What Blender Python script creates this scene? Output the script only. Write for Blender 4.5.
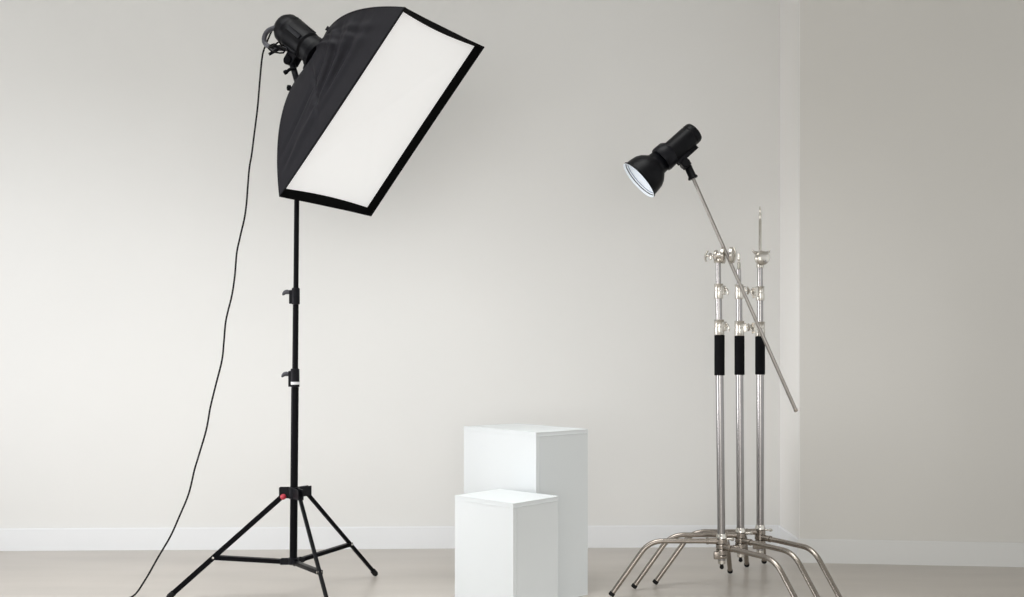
import bpy, bmesh, math, random
from mathutils import Vector, Matrix, noise
C = bpy.context.scene
for o in list(bpy.data.objects): bpy.data.objects.remove(o)
V = Vector; PI = math.pi

# ------------------------------------------------------------------ camera, world, lights, exposure
cd = bpy.data.cameras.new('camera'); cam = bpy.data.objects.new('camera', cd); C.collection.objects.link(cam)
CAMZ = 1.05
cam.location = (0, 0, CAMZ); cam.rotation_euler = (PI/2, 0, 0)
cd.sensor_width = 36; cd.lens = 36*950/1024; cd.shift_y = 61.5/1024; cd.clip_start = .05
C.camera = cam
w = bpy.data.worlds.new('world'); C.world = w; w.use_nodes = True
WN = w.node_tree; bg = WN.nodes['Background']; bg.inputs[0].default_value = (.98, 1, 1.0, 1)
wt = WN.nodes.new('ShaderNodeTexCoord'); wsx = WN.nodes.new('ShaderNodeSeparateXYZ'); wr_ = WN.nodes.new('ShaderNodeMapRange')
wr_.interpolation_type = 'SMOOTHSTEP'
WN.links.new(wt.outputs['Generated'], wsx.inputs[0]); WN.links.new(wsx.outputs['X'], wr_.inputs[0])
wr_.inputs[1].default_value = -.75; wr_.inputs[2].default_value = .75; wr_.inputs[3].default_value = 0; wr_.inputs[4].default_value = 1.02
WN.links.new(wr_.outputs[0], bg.inputs[1])

def area(name, loc, target, sx, sy, power, col, spread=180):
    l = bpy.data.lights.new(name, 'AREA'); l.shape = 'RECTANGLE'; l.size = sx; l.size_y = sy
    l.energy = power; l.color = col; l.spread = math.radians(spread)
    o = bpy.data.objects.new(name, l); C.collection.objects.link(o); o.location = loc
    o.rotation_euler = (V(target)-V(loc)).to_track_quat('-Z', 'Y').to_euler(); return o
area('window_daylight', (-4.1, 3.4, 1.7), (0, 4.0, 1.5), 1.8, 2.0, 31, (.99, 1, 1.02))
area('added_fill_left_low', (-3.9, 3.9, .9), (.5, 5.2, .9), 1.6, 1.5, 5.2, (1, 1, 1.05), 90)  # second lamp added at the window, filling the low back wall
area('added_fill_return', (-4.0, 3.0, 1.2), (1.6, 4.9, 1.1), 1.4, 1.8, 6, (1, 1, 1.03), 50)  # added narrow light aimed at the wall return to brighten it
area('added_fill_front', (-1.0, -2.8, 1.2), (-.3, 5.2, 1.3), 5.5, 1.8, 27, (1, 1, 1), 90)  # broad unseen fill added behind the camera to lift the back wall
area('added_fill_front_warm', (.5, -2.4, 1.0), (.3, 5, 1.0), 4.4, 1.9, 16, (1.13, 1.0, .84))  # warm fill added behind the camera, not a fixture of the room
area('added_fill_overhead', (-.3, 3.2, 3.5), (-.3, 3.2, 0), 2.4, 1.5, 32, (1, 1.01, 1), 100)  # overhead fill added for the plinth tops and floor, no known fixture
area('added_fill_overhead_left', (-2.2, 3.2, 3.5), (-2.2, 3.2, 0), 1.6, 1.5, 23, (.97, 1, 1.04), 120)  # another added overhead fill, over the left side
C.view_settings.view_transform = 'Standard'; C.view_settings.look = 'None'
C.view_settings.exposure = 0.0; C.view_settings.gamma = 1; C.view_settings.use_curve_mapping = False

# ------------------------------------------------------------------ materials
def mat(name, col, rough=.5, metal=0, spec=.5, emit=None, es=0, noise_amt=0, nscale=20, bump=0, bscale=60, aniso=None):
    m = bpy.data.materials.new(name); m.use_nodes = True; nt = m.node_tree; b = nt.nodes['Principled BSDF']
    b.inputs['Base Color'].default_value = (*col, 1); b.inputs['Roughness'].default_value = rough
    b.inputs['Metallic'].default_value = metal; b.inputs['Specular IOR Level'].default_value = spec
    if emit: b.inputs['Emission Color'].default_value = (*emit, 1); b.inputs['Emission Strength'].default_value = es
    tc = nt.nodes.new('ShaderNodeTexCoord')
    src = tc.outputs['Object']
    if aniso:
        mp = nt.nodes.new('ShaderNodeMapping'); mp.inputs['Scale'].default_value = aniso
        nt.links.new(src, mp.inputs[0]); src = mp.outputs[0]
    if noise_amt:
        n = nt.nodes.new('ShaderNodeTexNoise'); n.inputs['Scale'].default_value = nscale; n.inputs['Detail'].default_value = 6
        nt.links.new(src, n.inputs['Vector'])
        r = nt.nodes.new('ShaderNodeMapRange'); r.inputs[1].default_value = .3; r.inputs[2].default_value = .7
        r.inputs[3].default_value = 1-noise_amt; r.inputs[4].default_value = 1+noise_amt
        nt.links.new(n.outputs[0], r.inputs[0])
        mx = nt.nodes.new('ShaderNodeVectorMath'); mx.operation = 'SCALE'; mx.inputs[0].default_value = col
        nt.links.new(r.outputs[0], mx.inputs['Scale']); nt.links.new(mx.outputs[0], b.inputs['Base Color'])
    if bump:
        n2 = nt.nodes.new('ShaderNodeTexNoise'); n2.inputs['Scale'].default_value = bscale; n2.inputs['Detail'].default_value = 4
        nt.links.new(src, n2.inputs['Vector'])
        bp = nt.nodes.new('ShaderNodeBump'); bp.inputs['Strength'].default_value = bump; bp.inputs['Distance'].default_value = .01
        nt.links.new(n2.outputs[0], bp.inputs['Height']); nt.links.new(bp.outputs[0], b.inputs['Normal'])
    return m
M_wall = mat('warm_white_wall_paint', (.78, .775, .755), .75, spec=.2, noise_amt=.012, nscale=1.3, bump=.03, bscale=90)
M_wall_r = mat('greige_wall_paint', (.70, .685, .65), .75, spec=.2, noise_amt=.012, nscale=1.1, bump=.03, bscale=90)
M_trim = mat('pale_corner_paint', (.82, .81, .785), .7, spec=.2, noise_amt=.01, nscale=1.3)
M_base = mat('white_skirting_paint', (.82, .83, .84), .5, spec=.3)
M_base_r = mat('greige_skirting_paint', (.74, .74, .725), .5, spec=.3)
M_ceil = mat('ceiling_paint', (.7, .7, .68), .9)
M_floor = mat('polished_concrete', (.46, .425, .385), .30, spec=.35, noise_amt=.07, nscale=1.6, aniso=(.8, 3.2, 1), bump=.02, bscale=14)
M_plinth = mat('white_lacquered_board', (.68, .705, .71), .55, spec=.2, noise_amt=.008, nscale=3)
M_black = mat('black_powder_coat', (.004, .004, .005), .33, spec=.05, noise_amt=.1, nscale=60)
M_plastic = mat('black_plastic', (.005, .005, .007), .42, spec=.14, noise_amt=.1, nscale=50)
M_headblack = mat('matt_black_housing', (.003, .003, .004), .42, spec=.12, noise_amt=.1, nscale=50)
M_grey = mat('dark_grey_moulding', (.045, .045, .055), .4, noise_amt=.08, nscale=60)
M_cloth = mat('black_softbox_nylon', (.0105, .010, .0125), .55, spec=.08, noise_amt=.10, nscale=40, bump=.1, bscale=220)
M_liner = mat('black_velvet_lip', (.003, .003, .003), .9, spec=.05, noise_amt=.1, nscale=80)
M_diff = mat('white_diffuser_cloth', (.8, .8, .8), .8, spec=.1, emit=(1, .995, .985), es=.33, noise_amt=.01, nscale=5, bump=.1, bscale=9)
M_silver = mat('silver_lining', (.7, .7, .7), .3, metal=1, noise_amt=.05)
M_nickel = mat('brushed_nickel_tube', (.34, .325, .32), .24, metal=1, noise_amt=.05, nscale=12, aniso=(1, 1, .2))
M_steel = mat('satin_steel_arm', (.30, .28, .26), .30, metal=1, noise_amt=.06, nscale=12)
M_cast = mat('nickel_plated_casting', (.60, .57, .52), .26, metal=1, noise_amt=.08, nscale=40, bump=.05, bscale=60)
M_legm = mat('worn_nickel_legs', (.34, .305, .27), .26, metal=1, noise_amt=.10, nscale=14)
M_foam = mat('black_foam_sleeve', (.006, .006, .007), .9, spec=.1, noise_amt=.1, nscale=90, bump=.2, bscale=200)
M_rubber = mat('black_rubber', (.01, .01, .01), .8, spec=.2, noise_amt=.1, nscale=60)
M_red = mat('red_plastic_knob', (.42, .03, .05), .4, noise_amt=.05, nscale=50)
M_label = mat('pale_grey_label', (.7, .7, .72), .5, noise_amt=.02)
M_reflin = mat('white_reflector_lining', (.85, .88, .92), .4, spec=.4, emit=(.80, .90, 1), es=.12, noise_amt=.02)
M_clip = mat('grey_metal_ring', (.30, .34, .40), .4, noise_amt=.02)
M_bulb = mat('glass_flash_dome', (.8, .88, .95), .2, emit=(.85, .93, 1), es=.9, noise_amt=.02)

# ------------------------------------------------------------------ helpers
def wloc(o):
    p = V((0, 0, 0))
    while o: p += o.location; o = o.parent
    return p
def obj(name, bm, m, parent=None, smooth=True, loc=None, ang=40, label=None):
    base = wloc(parent) if parent else (V(loc) if loc else V((0, 0, 0)))
    bmesh.ops.recalc_face_normals(bm, faces=bm.faces)
    bmesh.ops.translate(bm, verts=bm.verts, vec=-base)
    me = bpy.data.meshes.new(name); bm.to_mesh(me); bm.free()
    me.materials.append(m); o = bpy.data.objects.new(name, me); C.collection.objects.link(o)
    if parent: o.parent = parent
    elif loc: o.location = loc
    if smooth:
        for p in me.polygons: p.use_smooth = True
        bm2 = bmesh.new(); bm2.from_mesh(me)
        for e in bm2.edges:
            if len(e.link_faces) == 2 and e.calc_face_angle(0) > math.radians(ang): e.smooth = False
        bm2.to_mesh(me); bm2.free()
    if label: o['label'] = label
    return o
def thing(name, label, cat, loc, group=None):
    o = bpy.data.objects.new(name, None); C.collection.objects.link(o); o.location = loc
    o.empty_display_size = .05; o['label'] = label; o['category'] = cat
    if group: o['group'] = group
    return o
def tag(o, label, cat, group=None):
    o['label'] = label; o['category'] = cat
    if group: o['group'] = group
    return o
def struct(name, bm, m, smooth=False):
    o = obj(name, bm, m, None, smooth); o['kind'] = 'structure'; return o
def frame(d, up=None):
    d = V(d).normalized(); u = V(up) if up else (V((0, 0, 1)) if abs(d.z) < .9 else V((0, 1, 0)))
    x = u.cross(d).normalized(); y = d.cross(x); return x, y, d
def lathe(bm, p, d, prof, seg=28, cap=True):
    """prof: (distance along d, radius) list"""
    x, y, d = frame(d); p = V(p); rings = []
    for s, r in prof:
        rings.append([bm.verts.new(p+d*s+(x*math.cos(2*PI*k/seg)+y*math.sin(2*PI*k/seg))*max(r, 1e-5)) for k in range(seg)])
    for a, b in zip(rings, rings[1:]):
        for k in range(seg): bm.faces.new((a[k], a[(k+1) % seg], b[(k+1) % seg], b[k]))
    if cap: bm.faces.new(rings[0][::-1]); bm.faces.new(rings[-1])
    return bm
def cyl(bm, a, b, r, r2=None, seg=24, bev=None):
    a, b = V(a), V(b); L = (b-a).length; r2 = r if r2 is None else r2
    bv = min(r*.15, L*.2, .003) if bev is None else bev
    return lathe(bm, a, b-a, [(0, r-bv), (bv, r), (L-bv, r2), (L, r2-bv)], seg)
def tube(bm, pts, r, seg=14, closed=False):
    pts = [V(p) for p in pts]; rs = r if isinstance(r, (list, tuple)) else [r]*len(pts); rings = []; px = None
    for i, p in enumerate(pts):
        t = (pts[min(i+1, len(pts)-1)]-pts[max(i-1, 0)]).normalized()
        if px is None: x, y, _ = frame(t)
        else: x = (px-t*px.dot(t)).normalized(); y = t.cross(x)
        px = x
        rings.append([bm.verts.new(p+(x*math.cos(2*PI*k/seg)+y*math.sin(2*PI*k/seg))*rs[i]) for k in range(seg)])
    for a, b in zip(rings, rings[1:]):
        for k in range(seg): bm.faces.new((a[k], a[(k+1) % seg], b[(k+1) % seg], b[k]))
    bm.faces.new(rings[0][::-1]); bm.faces.new(rings[-1]); return bm
def smoothpath(pts, n=8):
    pts = [V(p) for p in pts]; P = [pts[0]*2-pts[1]]+pts+[pts[-1]*2-pts[-2]]; out = []
    for i in range(1, len(P)-2):
        for k in range(n):
            t = k/n; a, b, c, d = P[i-1], P[i], P[i+1], P[i+2]
            out.append(.5*((2*b)+(c-a)*t+(2*a-5*b+4*c-d)*t*t+(3*b-a-3*c+d)*t**3))
    return out+[pts[-1]]
def box(bm, c, ex, ey, ez, sx, sy, sz, bev=.002):
    c = V(c); ex, ey, ez = V(ex).normalized(), V(ey).normalized(), V(ez).normalized()
    r = bmesh.ops.create_cube(bm, size=1)
    vs = r['verts']
    for v in vs: q = v.co.copy(); v.co = c+ex*q.x*sx+ey*q.y*sy+ez*q.z*sz
    if bev:
        es = list({e for v in vs for e in v.link_edges})
        bmesh.ops.bevel(bm, geom=es, offset=bev, segments=2, affect='EDGES', profile=.7)
    return bm
def abox(bm, a, b, bev=0):
    a, b = V(a), V(b); c = (a+b)/2; s = b-a
    return box(bm, c, (1, 0, 0), (0, 1, 0), (0, 0, 1), abs(s.x), abs(s.y), abs(s.z), bev)
def prism(bm, poly, z0, z1):
    lo = [bm.verts.new((x, y, z0)) for x, y in poly]; hi = [bm.verts.new((x, y, z1)) for x, y in poly]
    bm.faces.new(lo[::-1]); bm.faces.new(hi)
    for k in range(len(poly)): j = (k+1) % len(poly); bm.faces.new((lo[k], lo[j], hi[j], hi[k]))
    return bm
B = bmesh.new

# ------------------------------------------------------------------ room shell
XC, YB, XR, YR = 1.509, 5.352, 1.493, 4.938
YL = 5.198                                # the back wall stands slightly askew          # inner corner with the back wall, outer corner of the return
XE, YE = 5.2, 4.938-(5.2-1.497)*.0995     # far end of the right wall
H = 3.6
struct('floor', abox(B(), (-4.6, -3, -.1), (5.6, 5.6, 0)), M_floor)
struct('ceiling', abox(B(), (-4.6, -.2, H), (5.6, 5.6, H+.1)), M_ceil)
struct('wall_back', prism(B(), [(-4.4, YL-.004), (XC, YB), (XC, YB+.15), (-4.4, YB+.15)], 0, H), M_wall)
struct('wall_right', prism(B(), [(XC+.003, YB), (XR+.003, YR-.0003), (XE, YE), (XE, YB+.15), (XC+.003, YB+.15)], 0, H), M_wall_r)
struct('wall_return', prism(B(), [(XC, YB), (XR, YR), (XR+.003, YR-.0003), (XC+.003, YB)], 0, H), M_trim)
bm = B()                                   # left wall around the tall studio window
abox(bm, (-4.4, -2.5, 0), (-4.25, YL, .2)); abox(bm, (-4.4, -2.5, 2.75), (-4.25, YL, H))
abox(bm, (-4.4, 4.75, .2), (-4.25, YL, 2.75)); abox(bm, (-4.4, -2.5, .2), (-4.25, 2.3, 2.75))
struct('wall_left', bm, M_wall)
def skirting(name, poly, m=M_base, h=.122):
    bm = prism(B(), poly, 0, h)
    es = [e for e in bm.edges if all(abs(v.co.z-h) < 1e-6 for v in e.verts)]
    bmesh.ops.bevel(bm, geom=es, offset=.004, segments=2, affect='EDGES'); return struct(name, bm, m, True)
T = .014
skirting('baseboard_back', [(-4.25, YL-T), (XC-T, YB-T), (XC, YB), (-4.25, YL)])
sl = (YE-YR)/(XE-XR)
skirting('baseboard_return', [(XC-T, YB-T), (XR-T, YR-T), (XR, YR), (XC, YB)])
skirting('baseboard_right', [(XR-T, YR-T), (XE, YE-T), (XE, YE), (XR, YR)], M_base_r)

# ------------------------------------------------------------------ plinths
def plinth(label, pl, pf, pr, h, name='display_plinth'):
    pl, pf, pr = V((*pl, 0)), V((*pf, 0)), V((*pr, 0))
    a = pl-pf; la = a.length; a.normalize(); b = V((-a.y, a.x, 0))
    if b.dot(pr-pf) < 0: b = -b
    lb = (pr-pf).length*.90
    cen = pf+a*la/2+b*lb/2
    t = thing(name, label, 'plinth', cen, 'white display plinths')
    g = .0015
    obj('front_panel', box(B(), cen-b*(lb/2-.009)+V((0, 0, h/2-.009)), a, b, (0, 0, 1), la, .018, h-.018-g, .0012), M_plinth, t)
    obj('side_panel', box(B(), cen-a*(la/2-.009)+b*.009+V((0, 0, h/2-.009)), a, b, (0, 0, 1), .018, lb-.018-g, h-.018-g, .0012), M_plinth, t)
    obj('side_panel', box(B(), cen+a*(la/2-.009)+b*.009+V((0, 0, h/2-.009)), a, b, (0, 0, 1), .018, lb-.018-g, h-.018-g, .0012), M_plinth, t)
    obj('back_panel', box(B(), cen+b*(lb/2-.009)+V((0, 0, h/2-.009)), a, b, (0, 0, 1), la-.036-2*g, .018, h-.018-g, .0012), M_plinth, t)
    obj('top_panel', box(B(), cen+V((0, 0, h-.009)), a, b, (0, 0, 1), la, lb, .018, .0015), M_plinth, t)
    return t
k = .31
plinth('taller white square plinth standing behind the shorter one', (-.723*k, 14.31*k), (.330*k, 13.07*k), (1.104*k, 13.87*k), 1.05-k)
k = .562
plinth('shorter white square plinth standing in front of the taller one', (-.421*k, 7.016*k), (.007*k, 6.616*k), (.339*k, 7.037*k), 1.05-k)

# ------------------------------------------------------------------ black light stand
LX, LY = -.965, 4.186
t = thing('light_stand', 'tall black tripod light stand under the softbox, on the floor at left', 'light stand', (LX, LY, 0))
def PX(h): return V((LX+.0095*h, LY, h))
obj('lower_pole', cyl(B(), PX(.15), PX(.93), .0165), M_black, t)
obj('middle_pole', cyl(B(), PX(.93), PX(1.295), .0128), M_black, t)
obj('upper_pole', cyl(B(), PX(1.295), PX(2.19), .0112), M_black, t)
sp = lathe(B(), PX(2.19), (0, 0, 1), [(0, .0112), (.004, .009), (.03, .009), (.034, .0065), (.05, .0065), (.054, .0085), (.07, .0085)])
obj('spigot', sp, M_steel, t)
for (z0, z1, r, lab) in ((.93, 1.012, .0195, 1), (1.295, 1.368, .0175, 0)):
    c = PX((z0+z1)/2)
    cl = lathe(B(), PX(z0), (0, 0, 1), [(0, r-.002), (.002, r), (z1-z0-.004, r), (z1-z0, r-.003)])
    box(cl, c+V((-.021, -.004, -.004)), (1, 0, 0), (0, 1, 0), (0, 0, 1), .014, .018, z1-z0-.012, .004)
    co = obj('clamp_collar', cl, M_plastic, t)
    kb = B(); q = c+V((-.026, -.004, .014))
    cyl(kb, q, q+V((-.016, 0, 0)), .006)
    tube(kb, smoothpath([q+V((.004, 0, .002)), q+V((-.010, 0, .005)), q+V((-.022, 0, .001)), q+V((-.032, 0, -.010))], 4), [.008]*4+[.0095]*5+[.0075]*2+[.005, .003], 12)
    obj('clamp_knob', kb, M_grey, co)
    if lab:
        lb = B(); lathe(lb, PX(z0+.012), (0, 0, 1), [(0, r+.0006), (.012, r+.0006)], cap=False); obj('label_band', lb, M_label, co)
# leg crown
cr = lathe(B(), PX(.440), (0, 0, 1), [(0, .022), (.003, .026), (.046, .026), (.05, .022)])
angs = [(math.radians(a), R_) for a, R_ in ((183, .538), (54, .518), (-60, .530))]
hb, ht = .184, .452
crown = obj('leg_crown', cr, M_plastic, t)
lo = lathe(B(), PX(.150), (0, 0, 1), [(0, .020), (.003, .024), (.027, .024), (.03, .020)])
hub = obj('brace_collar', lo, M_plastic, t)
for i, (a, RF) in enumerate(angs):
    rt = (.048, .078, .085)[i]
    d = V((math.cos(a), math.sin(a), 0)); n_ = V((-d.y, d.x, 0))
    for s in (-1, 1):
        obj('crown_lug', box(B(), PX(.466)+d*(rt/2+.010)+n_*s*.0105, d, n_, (0, 0, 1), rt+.006, .005, .044, .002), M_plastic, crown)
        obj('collar_lug', box(B(), PX(.163)+d*.036+n_*s*.011, d, n_, (0, 0, 1), .036, .004, .022, .0015), M_plastic, hub)
    top = PX(ht)+d*rt; foot = V((LX, LY, 0))+d*RF+V((0, 0, .012))
    u = (foot-top).normalized(); j = top+u*((ht-hb)/(-u.z))
    leg = B(); x, y, _ = frame(u, n_)
    box(leg, (top+foot)/2, u, n_, u.cross(n_), (foot-top).length, .0140, .0160, .0035)
    lg = obj('leg', leg, M_black, t)
    obj('rubber_foot', lathe(B(), foot-u*.030, u, [(0, .012), (.003, .0135), (.026, .0135), (.034, .010)], 20), M_rubber, lg)
    obj('leg_rivet', cyl(B(), j-n_*.0125, j+n_*.0125, .0055), M_cast, lg)
    a0 = PX(.163)+d*.045
    br = B()
    for s in (-1, 1):
        box(br, (a0+j)/2+n_*s*.0105, (j-a0), n_, (j-a0).cross(n_), (j-a0).length+.012, .003, .0165, .001)
    box(br, (a0+j)/2+((j-a0).cross(n_)).normalized()*.0075, (j-a0), n_, (j-a0).cross(n_), (j-a0).length-.02, .021, .0025, .0008)
    obj('leg_brace', br, M_black, t)
kn = PX(.452)+V((-.046, -.024, -.001))
rk = lathe(B(), kn+V((.016, .02, .006)), (-.6, -.7, -.35), [(0, .004), (.010, .005), (.012, .010), (.016, .0125), (.026, .0125), (.031, .009), (.033, .005)], 10)
obj('locking_knob', rk, M_red, t, label='red locking knob')

# ------------------------------------------------------------------ softbox
QA, QB, QC, QD = V((-.4016, 3.5654, 2.3711)), V((-.1203, 4.082, 2.3940)), V((-.6511, 4.3867, 1.7150)), V((-.9451, 3.8702, 1.7160))
Q = [QA, QB, QC, QD]; FC = (QA+QB+QC+QD)/4
SN = (QB-QA).cross(QD-QA).normalized()
if SN.y > 0: SN = -SN
NX = V((.6475, -.3433, -.6804)).normalized()
RING = FC-NX*.478
def prof(v): return max(.165, v**.50)
def rod(i, v): return RING+(FC-RING)*v+(Q[i % 4]-FC)*prof(v)
t = thing('softbox', 'large rectangular black softbox with white front hanging over the tripod light stand', 'softbox', RING)
for i in range(4):
    bm = B(); ns, nv = 96, 84; g = []
    side = ((Q[i]+Q[(i+1) % 4])/2-FC).normalized(); rnd = random.Random(i+3)
    wr = [(rnd.uniform(.12, .88), rnd.uniform(.014, .032), rnd.choice((-1, 1))*rnd.uniform(.004, .008), rnd.uniform(.2, .65), rnd.uniform(.3, .55), rnd.uniform(-.2, .2)) for _ in range(7)]
    folds = [(.90, .14, .042, .012), (.86, .26, .040, -.012), (.88, .42, .045, .013), (.82, .56, .040, -.009), (.70, .08, .030, -.009), (.76, .70, .045, .008)] if i == 3 else [(rnd.uniform(.4, .9), rnd.uniform(.3, .9), .03, rnd.choice((-1, 1))*.008) for _ in range(5)]
    for a in range(nv+1):
        v = .012+(1-.012)*(a/nv)**1.7; row = []
        for b in range(ns+1):
            s = b/ns; p = rod(i, v).lerp(rod(i+1, v), s)
            f = math.sin(PI*s)
            p = p-side*(.016*f*math.sin(PI*min(1, v*1.0))**.8)
            dz = 0
            for c0, wd, am, vc, vw, sk in wr:
                c_ = c0+sk*(v-.3)
                dz += am*math.exp(-((s-c_)/wd)**2)*math.exp(-((v-vc)/vw)**2)
            for v0, v1, wd, am in folds:        # long folds drawn across the cloth
                vc = v0+(v1-v0)*s
                dz += am*math.exp(-((v-vc)/wd)**2)*math.sin(PI*s)**.7
            p = p+side*dz*min(1, f*3)*min(1, (1-v)*4.5)**1.6
            row.append(bm.verts.new(p))
        g.append(row)
    for a in range(nv):
        for b in range(ns): bm.faces.new((g[a][b], g[a][b+1], g[a+1][b+1], g[a+1][b]))
    o = obj('side_panel', bm, M_cloth, t, ang=80)
    m = o.modifiers.new('thick', 'SOLIDIFY'); m.thickness = .0015
    sm = B(); tube(sm, [rod(i, .012+.988*(a/30)**1.7) for a in range(31)], .0038, 8); obj('corner_seam', sm, M_cloth, t)
# lip: velvet strips in front of the recessed diffuser
lipd = [(.004, .036), (.002, .030), (.004, .034), (.006, .036)]   # (inward pull, recess) halfway along each edge
bmL = B(); bmD = B(); ring_in = []
for i in range(4):
    a, b = Q[i], Q[(i+1) % 4]; inn = -(((a+b)/2-FC).normalized()); n = 24; pull, rec = lipd[i]
    fr, bk = [], []
    for k_ in range(n+1):
        s = k_/n; f = math.sin(PI*s)
        base = a.lerp(b, s)
        ci = (FC-base).normalized()
        fr.append(base+inn*.0035*f)
        rc_ = .034+(rec-.034)*f
        e = FC-NX*rc_+(base-FC)*prof(1-rc_/.478)+ci*.005+inn*(pull*f+.006*f)
        bk.append(e)
    ring_in += bk[:-1]
    fv = [bmL.verts.new(p) for p in fr]; bv = [bmL.verts.new(p) for p in bk]
    for k_ in range(n): bmL.faces.new((fv[k_], fv[k_+1], bv[k_+1], bv[k_]))
o = obj('front_lip', bmL, M_liner, t, smooth=False); m = o.modifiers.new('thick', 'SOLIDIFY'); m.thickness = .002; m.offset = 0
cen = FC-NX*.045; rows = []
for q in range(9):
    f = q/8; rows.append([bmD.verts.new(cen.lerp(p, max(f, 1e-3))-NX*.006*(1-f*f)) for p in ring_in])
for a, b in zip(rows, rows[1:]):
    m_ = len(a)
    for k_ in range(m_): bmD.faces.new((a[k_], a[(k_+1) % m_], b[(k_+1) % m_], b[k_]))
bmD.faces.new(rows[0]); obj('diffuser', bmD, M_diff, t)
# edge binding round the mouth
sm = B(); pts = []
for i in range(4):
    a, b = Q[i], Q[(i+1) % 4]; inn = -(((a+b)/2-FC).normalized())
    pts += [a.lerp(b, s/16)+inn*.0035*math.sin(PI*s/16) for s in range(16)]
pts.append(pts[0]); tube(sm, pts, .0024, 8); obj('edge_binding', sm, M_liner, t)
sr = B(); lathe(sr, RING-NX*.014, NX, [(0, .066), (.003, .078), (.026, .078), (.029, .070)], 40); obj('speed_ring', sr, M_black, t)
for i in range(4):
    e = rod(i, .012); rr = RING-NX*.002+((Q[i]-FC).normalized())*.07
    sm = B(); cyl(sm, rr-NX*.004, e+NX*.004, .0065); obj('rod_socket', sm, M_plastic, t)
for i in (0,):
    q = rod(i, .085 if i == 0 else .05); sm = B(); box(sm, q+((Q[i]-FC).normalized())*.004, NX, SN.cross(QA-QD).normalized(), (QA-QD), .020, .006, .016, .002); obj('rod_pocket_tab', sm, M_cloth, t)

# ------------------------------------------------------------------ flash head on the black stand
HB = RING-NX*.016
NX_keep = NX; NX = V((.695, -.343, -.632)).normalized()      # the head sags a little on its ring
hx = V((.48, .877, 0)).normalized(); hu = NX.cross(hx).normalized()
if hu.z < 0: hu = -hu
t = thing('studio_flash_head', 'black studio flash head at the back of the large softbox', 'studio light', HB-NX*.12)
bd = lathe(B(), HB, -NX, [(0, .052), (.004, .063), (.040, .064), (.046, .057), (.056, .056), (.064, .064), (.165, .070), (.175, .068), (.180, .070), (.220, .067), (.240, .055), (.250, .036)], 36)
body = obj('housing', bd, M_headblack, t)
for q in range(5):
    a = 2*PI*q/5+.3; r_ = hx*math.cos(a)+hu*math.sin(a)
    obj('housing_rib', box(B(), HB-NX*.115+r_*.0660, NX, r_.cross(NX), r_, .085, .020, .006, .002), M_plastic, body)
tr = B(); lathe(tr, HB-NX*.186, -NX, [(0, .0706), (.010, .0704)], 36, cap=False); obj('trim_ring', tr, M_plastic, body)
bkc = HB-NX*.248
hd = B(); pth = smoothpath([HB-NX*.225-hu*.015-hx*.050, HB-NX*.247-hu*.048-hx*.058, HB-NX*.248-hu*.080-hx*.060, HB-NX*.228-hu*.102-hx*.058, HB-NX*.185-hu*.096-hx*.05, HB-NX*.130-hu*.062-hx*.030], 6)
tube(hd, pth, .0105, 12); obj('carry_handle', hd, M_grey, t)
obj('socket_block', box(B(), bkc-NX*.004-hu*.012, NX, hx, hu, .016, .042, .030, .003), M_plastic, t)
# bracket down to the spigot
SX = LX+.0095*2.2
def S(dx, z, dy=0): return V((SX+dx, LY+dy, z))
yk = B(); m0 = HB-NX*.105-hu*.060
for s in (-1, 1): box(yk, m0-hu*.022+hx*.020*s, NX, hx, hu, .052, .007, .052, .003)
box(yk, m0-hu*.002, NX, hx, hu, .060, .048, .012, .003)
yoke = obj('tilt_bracket', yk, M_plastic, t)
pc = m0-hu*.040
obj('pivot_disc', cyl(B(), pc-hx*.032, pc+hx*.032, .021), M_black, yoke)
sw = B(); cyl(sw, S(0, 2.200), S(0, 2.285), .0155); cyl(sw, S(0, 2.270), pc, .0135); obj('swivel_socket', sw, M_plastic, yoke)
lv = B(); q = S(-.012, 2.315, -.02); tube(lv, smoothpath([q+V((.01, 0, .01)), q+V((-.014, -.012, .006)), q+V((-.032, -.016, -.010))], 5), .007, 10); lathe(lv, q+V((-.026, -.016, -.004)), (-1, -.1, -.6), [(0, .008), (.004, .010), (.014, .010), (.017, .006)], 12)
obj('tilt_lever', lv, M_black, yoke)
kb = B(); q = S(-.013, 2.248); cyl(kb, q, q+V((-.022, 0, 0)), .005); lathe(kb, q+V((-.016, 0, 0)), (-1, 0, .1), [(0, .008), (.003, .013), (.015, .013), (.018, .009)], 12)
obj('locking_knob', kb, M_black, yoke)

# ------------------------------------------------------------------ power cord
# the hanging line of the cord, metres: (x, z) in the plane of the stand
line = [(264.5, 48), (261.7, 61), (259.3, 87), (257.5, 108), (254, 136), (251.6, 155), (249, 171), (245.7, 210.5), (240.3, 236), (236.8, 252.6), (235, 273.7), (232, 294.8), (226, 320), (224, 341), (222, 360), (216.3, 383), (210.5, 406.7), (206.2, 430), (198, 458), (194.5, 469.7), (188.6, 494), (179.3, 516.5), (170.6, 536), (158.3, 557), (144.8, 580.5)]
YC = 4.215
cp = [V(((x-512)*YC/950, YC, 1.05+(360-y)*YC/950)) for x, y in line]
start = bkc-NX*.010-hu*.012
pts = [start, start-NX*.03-hu*.02, start-NX*.030-hu*.07-hx*.02]
pts = [start, start-NX*.028-hu*.012]+cp+[V((-1.676, 4.200, .006)), V((-1.72, 4.11, .0045)), V((-1.82, 3.93, .0045)), V((-2.1, 3.6, .0045)), V((-2.5, 3.3, .0045)), V((-3.0, 3.05, .0045)), V((-3.6, 3.0, .0045))]
cord = obj('power_cord', tube(B(), smoothpath(pts, 6), .0040, 10), M_rubber, None, loc=start)
tag(cord, 'thin black power cord hanging from the softbox flash head down to the floor', 'cable')
pl = B(); cyl(pl, start+NX*.004, start-NX*.026-hu*.008, .009, .006); obj('plug', pl, M_rubber, cord)
kc = V((-1.035, YC-.035, 2.425))
kp = []
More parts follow.
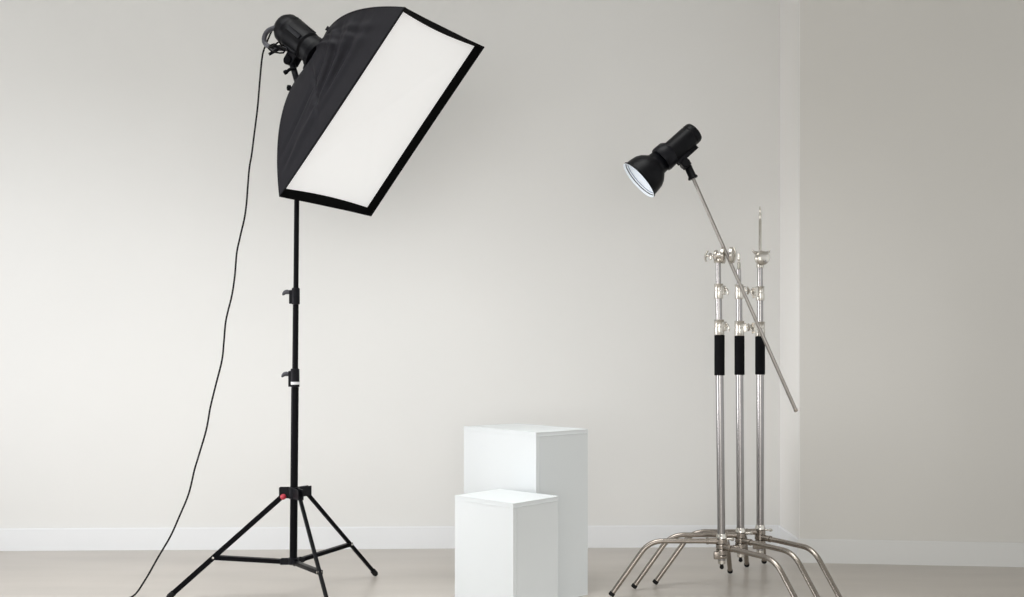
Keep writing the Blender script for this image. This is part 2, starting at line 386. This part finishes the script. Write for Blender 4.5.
for q in range(40):
    a = q/39*2*PI*2.4
    kp.append(kc+V((.030*math.cos(a)+.010*math.sin(2.3*a), .012*math.sin(a*1.7), .014*math.sin(a)+.010*math.cos(1.4*a))))
kb = B(); tube(kb, kp, .0038, 8); obj('coiled_slack', kb, M_rubber, cord)
st = B()
for dx, dz, ang_ in ((-.012, -.020, .5), (.016, -.004, -.4)):
    box(st, kc+V((dx, -.004, dz)), (math.cos(ang_), 0, math.sin(ang_)), (0, 1, 0), (-math.sin(ang_), 0, math.cos(ang_)), .050, .004, .013, .0015)
obj('cable_tie', st, M_black, cord)

# ------------------------------------------------------------------ c-stands
def thandle(bm, q, d, n_, L=.03, bar=.034):
    """threaded shank along d with a T bar along n_"""
    q, d, n_ = V(q), V(d).normalized(), V(n_).normalized()
    cyl(bm, q, q+d*L, .0042); a = q+d*L
    tube(bm, [a-n_*bar/2-d*.006, a-n_*bar/4, a+n_*0+d*.001, a+n_*bar/4, a+n_*bar/2-d*.006], [.004, .0052, .006, .0052, .004], 12)
def cstand(x, y, label, z2, ztop, kind, knobdir, lean=0):
    t = thing('c_stand', label, 'light stand', (x, y, 0), 'nickel c-stands')
    P = lambda h: V((x+lean*h, y, h)); up = (0, 0, 1)
    obj('base_column', cyl(B(), P(.165), P(1.17), .0172), M_nickel, t)
    ec = lathe(B(), P(.150), up, [(0, .012), (.003, .0165), (.026, .0165)]); e_ = obj('column_end', ec, M_cast, t)
    obj('end_plug', lathe(B(), P(.128), up, [(0, .003), (.003, .008), (.008, .0095), (.013, .008), (.024, .006)], 18), M_rubber, e_)
    fs = lathe(B(), P(.982), up, [(0, .018), (.001, .0225), (.177, .0225), (.178, .018)]); obj('foam_sleeve', fs, M_foam, t)
    # three turtle legs, each on its own sleeve
    for i, (a, h) in enumerate(((180, .252), (-60, .228), (73, .204))):
        a = math.radians(a); d = V((math.cos(a), math.sin(a), 0)); nn = V((-d.y, d.x, 0))
        R = .495; knee = P(h)+d*.318; foot = P(0)+d*(R-.002)+V((0, 0, .009))
        u = (foot-knee).normalized(); pts = [P(h)+d*.028, P(h)+d*.15]
        for q in range(9):
            f = q/8; A = knee-d*.062; Bp = knee+u*.062
            pts.append(A*(1-f)**2+knee*2*f*(1-f)+Bp*f*f)
        pts += [knee+u*.14, foot-u*.012]
        lg = obj('leg', tube(B(), pts, .0116, 16), M_legm, t)
        obj('foot_cap', lathe(B(), foot-u*.020, u, [(0, .0124), (.002, .0134), (.014, .0134), (.017, .011)], 18), M_rubber, lg)
        hubm = B(); lathe(hubm, P(h-.0115), up, [(0, .021), (.002, .0245), (.020, .0245), (.022, .0225)], 30)
        cyl(hubm, P(h)+d*.015, P(h)+d*.062, .0148, .0128)
        lathe(hubm, P(h)+d*.058, d, [(0, .0150), (.008, .0150)], 20)
        obj('leg_collar', hubm, M_legm, lg)
    kn = B(); lathe(kn, P(.175), up, [(0, .019), (.004, .025), (.012, .026), (.016, .022)], 26)
    box(kn, P(.197)+V((-.022, -.012, -.006)), (1, 0, 0), (0, 1, 0), up, .030, .026, .034, .008); obj('lower_casting', kn, M_legm, t)
    bt = B(); lathe(bt, P(.265), up, [(0, .024), (.004, .024), (.012, .021), (.020, .0195)], 28)
    thandle(bt, P(.262)+V((.018, -.008, 0)), V((1, -.25, 0)), V((.25, 1, 0)), .030, .036); obj('leg_lock', bt, M_cast, t)
    # risers, collars
    for n_, (z0, z1, r) in enumerate(((1.160, 1.228, .0212), (z2, z2+.066, .0185))):
        cl = lathe(B(), P(z0), up, [(0, r), (.003, r+.001), ((z1-z0)*.50, r+.001), ((z1-z0)*.52, r-.002), ((z1-z0)*.56, r-.002), ((z1-z0)*.58, r), (z1-z0-.005, r), (z1-z0-.003, r+.0015), (z1-z0, r+.0005)], 30)
        kd = V(knobdir).normalized(); q = P((z0+z1)/2+.004)+kd*(r-.002)
        box(cl, q+kd*.004, kd, V((-kd.y, kd.x, 0)), up, .018, .022, (z1-z0)*.62, .004)
        co = obj('riser_collar', cl, M_cast, t)
        hn = B()
        if kind == 'grip':
            cyl(hn, q, q+kd*.020, .0045)
            tube(hn, smoothpath([q+kd*.012+V((0, 0, .012)), q+kd*.020+V((0, 0, .006)), q+kd*.026+V((0, 0, -.008)), q+kd*.024+V((0, 0, -.022))], 4), [.003]*2+[.0042]*9+[.003]*2, 10)
        else: thandle(hn, q, kd+V((0, 0, .05)), V((kd.y*.5, -kd.x*.5, .8)), .026, .036)
        obj('collar_handle', hn, M_cast, co)
    obj('lower_riser', cyl(B(), P(1.17), P(z2+.01), .0142), M_nickel, t)
    return t, P
# first stand: carries the boom arm in its grip head
t, P = cstand(.9265, 4.190, 'nearest nickel c-stand, leftmost of the three, gripping the tilted boom arm', 1.320, 0, 'grip', (.85, -.5, 0), -.0115)
obj('upper_riser', cyl(B(), P(1.38), P(1.49), .0112), M_nickel, t)
ax = V((.93, -.36, 0)).normalized(); ay = V((.36, .93, 0)).normalized()
ARM_LO, ARM_HI = V((1.2335, 4.125, .8290)), V((.7845, 4.175, 1.8740))
ad = (ARM_HI-ARM_LO).normalized()
gz = 1.508; s_ = (gz-ARM_LO.z)/(ARM_HI.z-ARM_LO.z); AC = ARM_LO.lerp(ARM_HI, s_)      # where the arm crosses the head
g = B(); lathe(g, P(1.478), (0, 0, 1), [(0, .017), (.003, .0195), (.022, .0195), (.028, .017)], 28)
lathe(g, P(gz)+V((0, -.006, 0))-ax*.020, ax, [(0, .020), (.004, .026), (.014, .028), (.018, .024)], 30)
hdo = obj('grip_head', g, M_cast, t)
GC = V((AC.x, AC.y, gz))
for q0 in (-.026, .010):
    pd = lathe(B(), GC+ax*q0, ax, [(0, .028), (.003, .036), (.013, .036), (.017, .031)], 36); obj('grip_plate', pd, M_cast, hdo)
obj('grip_axle', cyl(B(), GC-ax*.052, GC-ax*.026, .012), M_cast, hdo)
h1 = B(); thandle(h1, P(gz)+V((0, -.006, 0))-ax*.016, -ax+V((0, 0, .05)), V((.2, .2, .9)), .040, .052)
box(h1, P(gz)+V((0, -.006, 0))-ax*.036, ax, ay, (0, 0, 1), .014, .022, .030, .005); obj('wing_handle', h1, M_cast, hdo)
h2 = B(); thandle(h2, GC+ax*.024, ax, V((.1, .3, 1)), .010, .070); obj('wing_handle', h2, M_cast, hdo)
# second stand: bare spigot
t, P = cstand(1.044, 4.335, 'middle nickel c-stand with the lowest top, ending in a short bare spigot', 1.328, 0, 'bare', (.95, -.3, 0), -.006)
obj('upper_riser', cyl(B(), P(1.38), P(1.465), .0100), M_nickel, t)
obj('spigot', lathe(B(), P(1.46), (0, 0, 1), [(0, .0100), (.003, .0078), (.030, .0078), (.033, .0055), (.044, .0055), (.047, .0074), (.056, .0074), (.058, .0055), (.066, .0055), (.068, .0060), (.078, .0052)]), M_cast, t)
# third stand: grip head closed on a thin upright rod
t, P = cstand(1.153, 4.415, 'farthest nickel c-stand, rightmost of the three, with a thin rod standing up', 1.326, 0, 'bare', (-.97, -.2, 0))
obj('upper_riser', cyl(B(), P(1.38), P(1.49), .0125), M_nickel, t)
obj('spigot_rod', lathe(B(), P(1.50), (0, 0, 1), [(0, .0068), (.200, .0066), (.203, .0052), (.212, .0052), (.215, .0066), (.226, .0066), (.229, .0045), (.240, .0045), (.243, .0055), (.252, .0040), (.262, .0036)]), M_cast, t)
g = B(); lathe(g, P(1.478), (0, 0, 1), [(0, .0135), (.003, .0165), (.020, .0165)], 28)
gd = V((.22, -1, 0)).normalized(); gs = V((1, .22, 0)).normalized(); gc = P(1.522)+V((.003, -.006, 0))
lathe(g, gc-gd*.006, gd, [(0, .028), (.004, .033), (.016, .034), (.022, .030), (.025, .020)], 36)
hdo = obj('grip_head', g, M_cast, t)
obj('grip_plate', lathe(B(), gc+gd*.021, gd, [(0, .024), (.003, .029), (.010, .029), (.014, .022)], 36), M_cast, hdo)
h1 = B(); box(h1, gc-gd*.004+V((0, 0, .026)), gs, gd, (0, 0, 1), .060, .012, .010, .003)
for s in (-1, 1): tube(h1, [gc+V((0, 0, .026))+gs*.026*s, gc+V((0, 0, .030))+gs*.040*s, gc+V((0, 0, .038))+gs*.044*s], [.005, .0048, .003], 10)
obj('wing_handle', h1, M_cast, hdo)
obj('lock_screw', cyl(B(), gc+gd*.030+V((0, 0, -.018)), gc+gd*.042+V((0, 0, -.018)), .0065), M_steel, hdo)

# ------------------------------------------------------------------ boom arm
arm = obj('boom_arm', cyl(B(), ARM_LO, ARM_HI, .0080, .0072), M_steel, None, loc=GC)
tag(arm, 'long thin steel boom arm slanting up to the left through the nearest c-stand', 'boom arm')
obj('end_cap', lathe(B(), ARM_LO-ad*.004, ad, [(0, .006), (.003, .0086), (.014, .0086)], 20), M_legm, arm)

# ------------------------------------------------------------------ flash head on the boom
LD = V((-.738, -.03, -.672)).normalized()                      # where it points
LP = V((.5575, 4.165, 1.839))                                   # centre of the reflector mouth
bk = -LD
t = thing('studio_flash_head', 'small black flash head with a lit round reflector on the boom arm', 'studio light', LP+bk*.24, )
k = 4.17/950
hs = lathe(B(), LP+bk*(29*k), bk, [(0, .048), (.003, .0575), (.012, .0595), (.048, .0575), (.056, .052), (.060, .0495)], 40)
obj('mount_collar', hs, M_plastic, t)
bd = lathe(B(), LP+bk*(41*k)+V((.0045, 0, -.0045)), bk, [(0, .0500), (.004, .0500), (.112, .0490), (.116, .0475), (.119, .0475), (.121, .0490), (.138, .0480), (.147, .043), (.151, .034)], 40)
hous = obj('housing', bd, M_headblack, t)
# reflector: outer shell, white lining, dome
rf = obj('reflector', lathe(B(), LP, bk, [(-.002, .0955), (0, .0975), (.003, .0975), (.006, .0925), (.030, .0905), (.055, .086), (.075, .076), (.092, .061), (.102, .052), (.128, .050)], 56, cap=False), M_headblack, t, label='black bell shaped reflector')
m = rf.modifiers.new('thick', 'SOLIDIFY'); m.thickness = .0015; m.offset = 0
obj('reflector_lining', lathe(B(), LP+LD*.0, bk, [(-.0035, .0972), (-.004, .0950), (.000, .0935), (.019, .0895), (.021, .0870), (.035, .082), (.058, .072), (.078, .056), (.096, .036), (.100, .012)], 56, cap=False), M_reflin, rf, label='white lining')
obj('rim_clip', lathe(B(), LP+bk*.010, bk, [(.004, .0900), (.004, .0878), (.0065, .0872), (.0065, .0890)], 56, cap=False), M_clip, rf, label='thin grey ring inside the rim')
bl = lathe(B(), LP+bk*.094, LD, [(0, .028), (.030, .028), (.045, .023), (.054, .012), (.057, .002)], 28); obj('flash_dome', bl, M_bulb, t)
dn = V((.67, .0, -.74)).normalized()
up_ = -dn
# tilt bracket below the housing and rod socket
ms = LP+bk*(48*k)+dn*.052
br = B(); box(br, ms+dn*.006, bk, V((0, 1, 0)), dn, .062, .040, .014, .004); box(br, ms+dn*.026-bk*.012, bk, V((0, 1, 0)), dn, .026, .030, .034, .006)
bko = obj('tilt_bracket', br, M_plastic, t)
pv = ms+dn*.030-bk*.012
obj('pivot_disc', cyl(B(), pv-V((0, .024, 0)), pv+V((0, .024, 0)), .020), M_headblack, bko)
hl = B(); box(hl, ms+dn*.006+bk*.048, bk, V((0, 1, 0)), dn, .050, .018, .014, .005)
obj('tilt_handle', hl, M_headblack, bko)
so = lathe(B(), ARM_HI-ad*.030, ad, [(0, .020), (.003, .0225), (.008, .0215), (.014, .0170), (.080, .0165), (.094, .013)], 28); obj('arm_socket', so, M_headblack, bko)
l = bpy.data.lights.new('flash_modelling_lamp', 'SPOT'); l.energy = 4; l.color = (.85, .93, 1); l.spot_size = math.radians(110); l.spot_blend = .7; l.shadow_soft_size = .03
lo_ = bpy.data.objects.new('flash_modelling_lamp', l); C.collection.objects.link(lo_); lo_.location = LP+bk*.03
lo_.rotation_euler = LD.to_track_quat('-Z', 'Y').to_euler()
